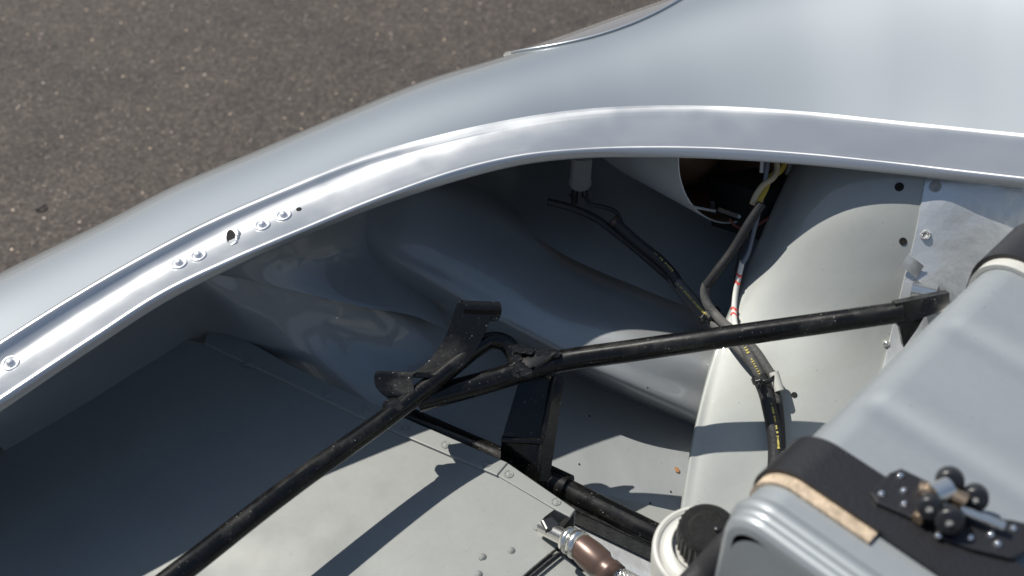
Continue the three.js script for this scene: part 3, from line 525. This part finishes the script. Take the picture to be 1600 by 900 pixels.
// ---------------------------------------------------------------- tank at the lower right, close to the camera
const hB = 0.875;
const e1 = P(1481, 462, hB - 0.008), e0 = P(1208, 722, hB - 0.008), ta = e1.clone().sub(e0).setY(0).normalize(), tb = V(-ta.z, 0, ta.x);   // ta along the tank, tb across it to the right
if (tb.x < 0) tb.negate();
const tankAt = (s, q, h) => e0.clone().addScaledVector(ta, s).addScaledVector(tb, q).setY(hB + h);
const sOf = (x, y, h = 0) => P(x, y, hB + h).sub(e0).dot(ta), qOf = (x, y, h = 0) => P(x, y, hB + h).sub(e0).dot(tb);
const tank = thing('tank', 'silver grey ribbed tank held by black straps at the lower right', 'tank', tankAt(0, 0.1, -0.25));
const R0 = 0.032, s0 = sOf(1184, 777);
const ribAt = [sOf(1490, 512, 0), sOf(1350, 622, 0)];
function tankProfile(b) {                           // 0 low on the left side .. 1 far right on the top: [q, h]
  if (b < 0.25) return [0, lerp(-0.26, -R0, b / 0.25)];
  if (b < 0.5) { const t = (b - 0.25) / 0.25 * Math.PI / 2; return [R0 - R0 * Math.cos(t), -R0 + R0 * Math.sin(t)]; }
  const k = (b - 0.5) / 0.5; return [R0 + k * 0.5, 0];
}
const tankTop = (a, b) => {
  const s = lerp(s0 + 0.006, 0.75, Math.pow(a, 1.6)); let [q, h] = tankProfile(b), lift = 0;
  const inset = smooth(0.36, 0.52, b);
  for (const r of ribAt) lift -= 0.0022 * Math.exp(-(((s - r) / 0.012) ** 2)) * inset - 0.0008 * Math.exp(-(((s - r - 0.024) / 0.014) ** 2)) * inset;
  return tankAt(s, q, h + lift);
};
part('shell', grid(tankTop, 260, 120), M.tankPaint, tank);
{ // rolled bead round the near end, then the end face
  const beadProf = [[0.006, 0.0], [0.003, 0.0018], [-0.001, 0.0026], [-0.005, 0.0018], [-0.008, -0.0012], [-0.011, -0.0024], [-0.014, -0.0016], [-0.018, -0.003], [-0.021, -0.007], [-0.022, -0.013]];
  const g = grid((a, b) => { const [q, h] = tankProfile(0.1 + a * 0.9), [q2, h2] = tankProfile(0.1 + a * 0.9 + 0.004), n = new THREE.Vector2(-(h2 - h), q2 - q).normalize(); const f = b * (beadProf.length - 1), i = Math.min(Math.floor(f), beadProf.length - 2), k = f - i; const ds = lerp(beadProf[i][0], beadProf[i + 1][0], k), up = lerp(beadProf[i][1], beadProf[i + 1][1], k); return tankAt(s0 + ds, q + n.x * up, h + n.y * up); }, 160, 40);
  part('end_bead', g, M.tankPaint, tank);
  const f = grid((a, b) => { const [q, h] = tankProfile(0.1 + a * 0.9); const k = b; return tankAt(s0 - 0.022 - 0.012 * Math.sin(k * Math.PI / 2), lerp(q + 0.013 * (a < 0.4 ? 1 : a < 0.5 ? 1 : 0), 0.26, k * 0.999), lerp(h - 0.013, -0.26, k)); }, 160, 30);
  part('end_face', f, M.tankPaint, tank, 'end face of the tank below the bead');
}
// strap over the tank
function overTank(sA, sB, bFrom, qTo, up, th, nu = 12, nv = 140) {
  const bTo = 0.5 + 0.5 * (qTo - R0) / 0.5, pt = (s, b, k) => { const [q, h] = tankProfile(b), [q2, h2] = tankProfile(b + 0.002), n = new THREE.Vector2(-(h2 - h), q2 - q).normalize(); return tankAt(s, q + n.x * k, h + n.y * k); };
  const sh = (k) => grid((a, b) => pt(lerp(sA, sB, a), lerp(bFrom, bTo, b), k), nu, nv);
  const side = (s) => grid((a, b) => pt(s, lerp(bFrom, bTo, b), lerp(up, up + th, a)), 2, nv);
  const end = (b) => grid((a, c) => pt(lerp(sA, sB, a), b, lerp(up, up + th, c)), nu, 2);
  return mergeGeometries([sh(up + th), sh(up), side(sA), side(sB), end(bTo), end(bFrom)]);
}
const sStrapA = sOf(1228, 735, 0.004), sStrapB = sOf(1292, 690, 0.004);
const strap = thing('tank_strap', 'black leather strap with buckle across the near end of the tank', 'strap', tankAt(sStrapA, 0.05, 0));
part('band', overTank(sStrapA, sStrapB, 0.06, 0.5, 0.003, 0.004), M.leather, strap);
part('felt_pad', overTank(sStrapA - 0.0105, sStrapB - 0.004, 0.06, qOf(1398, 806), 0.0004, 0.0028), M.felt, strap, 'tan felt pad under the strap');
const strap2 = thing('tank_strap', 'black strap with pale edging at the far corner of the tank, right edge of view', 'strap', tankAt(sOf(1560, 405), 0.03, 0));
{ const a = sOf(1580, 402, 0.004), b = sOf(1605, 372, 0.004); part('band', overTank(a, b + 0.03, 0.1, 0.4, 0.004, 0.005), M.leather, strap2); part('edging', overTank(a - 0.012, a + 0.006, 0.1, 0.4, 0.0006, 0.004), M.whitePlastic, strap2); }
{ // buckle: two riveted plates, a bronze toggle with black rollers
  const up = hB + 0.009, B = (x, y, h = 0) => P(x, y, up + h);
  const pl = (list) => { const pts = list.map(([x, y]) => B(x, y)); const s = new THREE.Shape(pts.map((p) => new THREE.Vector2(p.x, -p.z))); return new THREE.ExtrudeGeometry(s, { depth: 0.002, bevelEnabled: true, bevelSize: 0.0012, bevelThickness: 0.0008, bevelSegments: 2 }).rotateX(-Math.PI / 2).translate(0, up - 0.0012, 0); };
  part('buckle_plate', pl([[1362, 772], [1392, 742], [1408, 736], [1462, 762], [1450, 800], [1432, 812], [1372, 786]]), M.leather, strap);
  part('buckle_plate', pl([[1462, 822], [1500, 806], [1580, 816], [1606, 822], [1620, 850], [1580, 872], [1520, 858], [1466, 838]]), M.leather, strap);
  for (const [x, y] of [[1407, 744], [1377, 772], [1412, 767], [1413, 788], [1583, 826], [1548, 835], [1516, 840], [1559, 850], [1466, 837]])
    part('stud', lathe([[0, 0.0026], [0.0012, 0.0024], [0.0022, 0.0014], [0.0026, 0]], B(x, y, 0.0016), V(0, 1, 0), 20), M.chrome, strap);
  const buckle = part('buckle', mergeGeometries([bar(B(1436, 766, 0.006), B(1476, 772, 0.009), 0.0065), bar(B(1432, 812, 0.004), B(1448, 796, 0.006), 0.0045), bar(B(1484, 772, 0.012), B(1510, 786, 0.012), 0.006)]), M.brass, strap);
  part('toggle_rod', bar(B(1500, 796, 0.010), B(1569, 823, 0.008), 0.0035), M.brightMetal, buckle);
  part('toggle_block', bar(B(1458, 774, 0.012), B(1484, 762, 0.014), 0.0082), M.brightMetal, buckle);
  for (const [x, y, h, r] of [[1484, 752, 0.010, 0.0100], [1524, 777, 0.009, 0.0090], [1453, 791, 0.012, 0.0088], [1484, 812, 0.011, 0.0098]]) {
    const c = B(x, y, h), d = tb.clone().multiplyScalar(0.3).addScaledVector(ta, -0.8).add(V(0, 0.45, 0)).normalize();
    part('roller', lathe([[0, 0.007], [r * 0.75, 0.0068], [r * 0.96, 0.005], [r, 0.002], [r, -0.004], [r * 0.9, -0.007], [0, -0.0075]], c, d, 32), M.blackPlastic, buckle);
    part('pin', lathe([[0, 0.0084], [0.0018, 0.0082], [0.0024, 0.007]], c, d, 16), M.castMetal, buckle);
  }
}
// ---------------------------------------------------------------- reservoir with black cap
{
  const hc = 0.735, c = P(1107, 824, hc), ax = V(-0.03, 1, 0.05).normalize();
  const r = thing('fluid_reservoir', 'white round fluid reservoir with knurled black cap beside the tank', 'reservoir', c.clone().add(V(0, -0.12, 0)));
  part('bowl', lathe([[0.043, -0.14], [0.0455, -0.05], [0.0455, -0.036], [0.044, -0.0335], [0.041, -0.033], [0.040, -0.036], [0.034, -0.036], [0.030, -0.033], [0.027, -0.032], [0.0, -0.032]], c, ax, 64), M.whitePlastic, r);
  part('neck_ring', lathe([[0.0285, -0.036], [0.0300, -0.035], [0.0300, -0.029], [0.0285, -0.027]], c, ax, 48), M.chrome, r);
  const cap = part('cap', lathe([[0, -0.0018], [0.015, -0.0018], [0.017, 0.0], [0.0225, 0.0], [0.0245, -0.0015], [0.0245, -0.026], [0.0235, -0.028], [0, -0.028]], c, ax, 64), M.capTop, r);
  const ribs = []; for (let i = 0; i < 30; i++) { const a = i / 30 * 2 * Math.PI; ribs.push(new THREE.CylinderGeometry(0.0013, 0.0013, 0.022, 8).translate(0.0246 * Math.cos(a), -0.0145, 0.0246 * Math.sin(a))); }
  part('knurling', mergeGeometries(ribs).applyQuaternion(new THREE.Quaternion().setFromUnitVectors(V(0, 1, 0), ax)).translate(c.x, c.y, c.z), M.blackPlastic, cap).userData.kind = 'stuff';
  part('cap_nub', new THREE.SphereGeometry(0.003, 14, 8).scale(1, 0.5, 1).translate(...P(1121, 826, hc).toArray()), M.blackPlastic, cap);
  const rod = thing('black_hose', 'black diagonal hose end between reservoir cap and tank', 'hose', P(1095, 915, 0.76));
  part('sheath', tube([P(1060, 940, 0.75), P(1105, 893, 0.77), P(1150, 846, 0.80), P(1200, 800, 0.80)], 0.013, 30, 18), M.blackRubber, rod);
}
// ---------------------------------------------------------------- pipe fitting and braided hose
{
  const h = 0.586, a = P(848, 823, h - 0.012), b = P(884, 841, h), d0 = P(908, 855, h + 0.004), e = P(952, 894, h + 0.006), f = P(1030, 935, h + 0.006);
  const o = thing('hose_fitting', 'silver pipe with clamp rings and bronze connector at the panel corner', 'fitting', b);
  const dir = d0.clone().sub(a).normalize();
  part('pipe', bar(a, b.clone().addScaledVector(dir, 0.008), 0.0082), M.brightMetal, o);
  part('hood', slab([[849, 813], [862, 808], [872, 818], [866, 827], [855, 825]], h + 0.002, 0.010, 0.002), M.blackPlastic, o);
  part('clamp_ring', lathe([[0.009, -0.004], [0.0135, -0.0035], [0.0142, 0], [0.0135, 0.0035], [0.009, 0.004]], b.clone().addScaledVector(dir, 0.006), dir, 36), M.brightMetal, o);
  part('clamp_ring', lathe([[0.010, -0.005], [0.0142, -0.004], [0.0152, 0], [0.0142, 0.004], [0.010, 0.005]], b.clone().addScaledVector(dir, 0.016), dir, 36), M.brightMetal, o);
  part('clamp_screw', bar(P(893, 838, h + 0.014), P(901, 836, h + 0.014), 0.003), M.brightMetal, o);
  const d2 = e.clone().sub(d0).normalize();
  part('connector', lathe([[0, -0.004], [0.0125, -0.004], [0.0138, 0], [0.0152, 0.012], [0.0152, 0.026], [0.0128, 0.030], [0.0125, 0.036], [0.0138, 0.038], [0.0138, 0.048], [0, 0.049]], d0, d2, 40), M.bronze, o);
  const hose = thing('braided_hose', 'braided metal hose leaving the bronze connector at the bottom edge', 'hose', e);
  const curve = spline([e.clone(), e.clone().lerp(f, 0.5), f]);
  part('core', tube(curve, 0.0088, 30, 16), M.castMetal, hose);
  const wires = []; const Lc = curve.getLength();
  for (let k = 0; k < 14; k++) for (const s of [1, -1]) {
    const pts = []; for (let i = 0; i <= 40; i++) { const t = i / 40, q = curve.getPointAt(t), tg = curve.getTangentAt(t), x = tg.clone().cross(V(0, 1, 0)).normalize(), y = x.clone().cross(tg), ang = k / 14 * 2 * Math.PI + s * t * Lc / 0.0088 * 0.9; pts.push(q.addScaledVector(x, 0.0092 * Math.cos(ang)).addScaledVector(y, 0.0092 * Math.sin(ang))); }
    wires.push(new THREE.TubeGeometry(spline(pts), 60, 0.0008, 5));
  }
  part('braid', mergeGeometries(wires), M.brightMetal, hose).userData.kind = 'stuff';
}
// ---------------------------------------------------------------- farther ground that the fender mirrors
function band(name, label, category, z, w, y, mat) {
  const g = new THREE.PlaneGeometry(120, w).rotateX(-Math.PI / 2).translate(0, y, z), uv = g.attributes.uv; for (let i = 0; i < uv.count; i++) uv.setXY(i, uv.getX(i) * 120, uv.getY(i) * w);
  const m = new THREE.Mesh(g, mat); m.name = name; m.receiveShadow = true; m.userData = { kind: 'structure', label, category }; scene.add(m);
}
band('road_marking', 'pale painted line on the asphalt beyond the car', 'road marking', -4.2, 0.11, 0.004, M.whiteLine);
band('road_marking_001', 'second pale painted line farther out on the asphalt', 'road marking', -7.5, 0.15, 0.004, M.whiteLine);
band('pavement', 'light concrete apron far beyond the car', 'pavement', -22, 14, 0.008, M.concrete);
{
  const tw = thing('twig', 'small dark twig lying on the asphalt near the left edge', 'twig', P(65, 323, 0.004));
  part('stick', tube([P(55, 327, 0.004), P(63, 325, 0.007), P(72, 320, 0.005)], 0.0026, 12, 8), M.blackRubber, tw);
}
renderer.render(scene, camera);
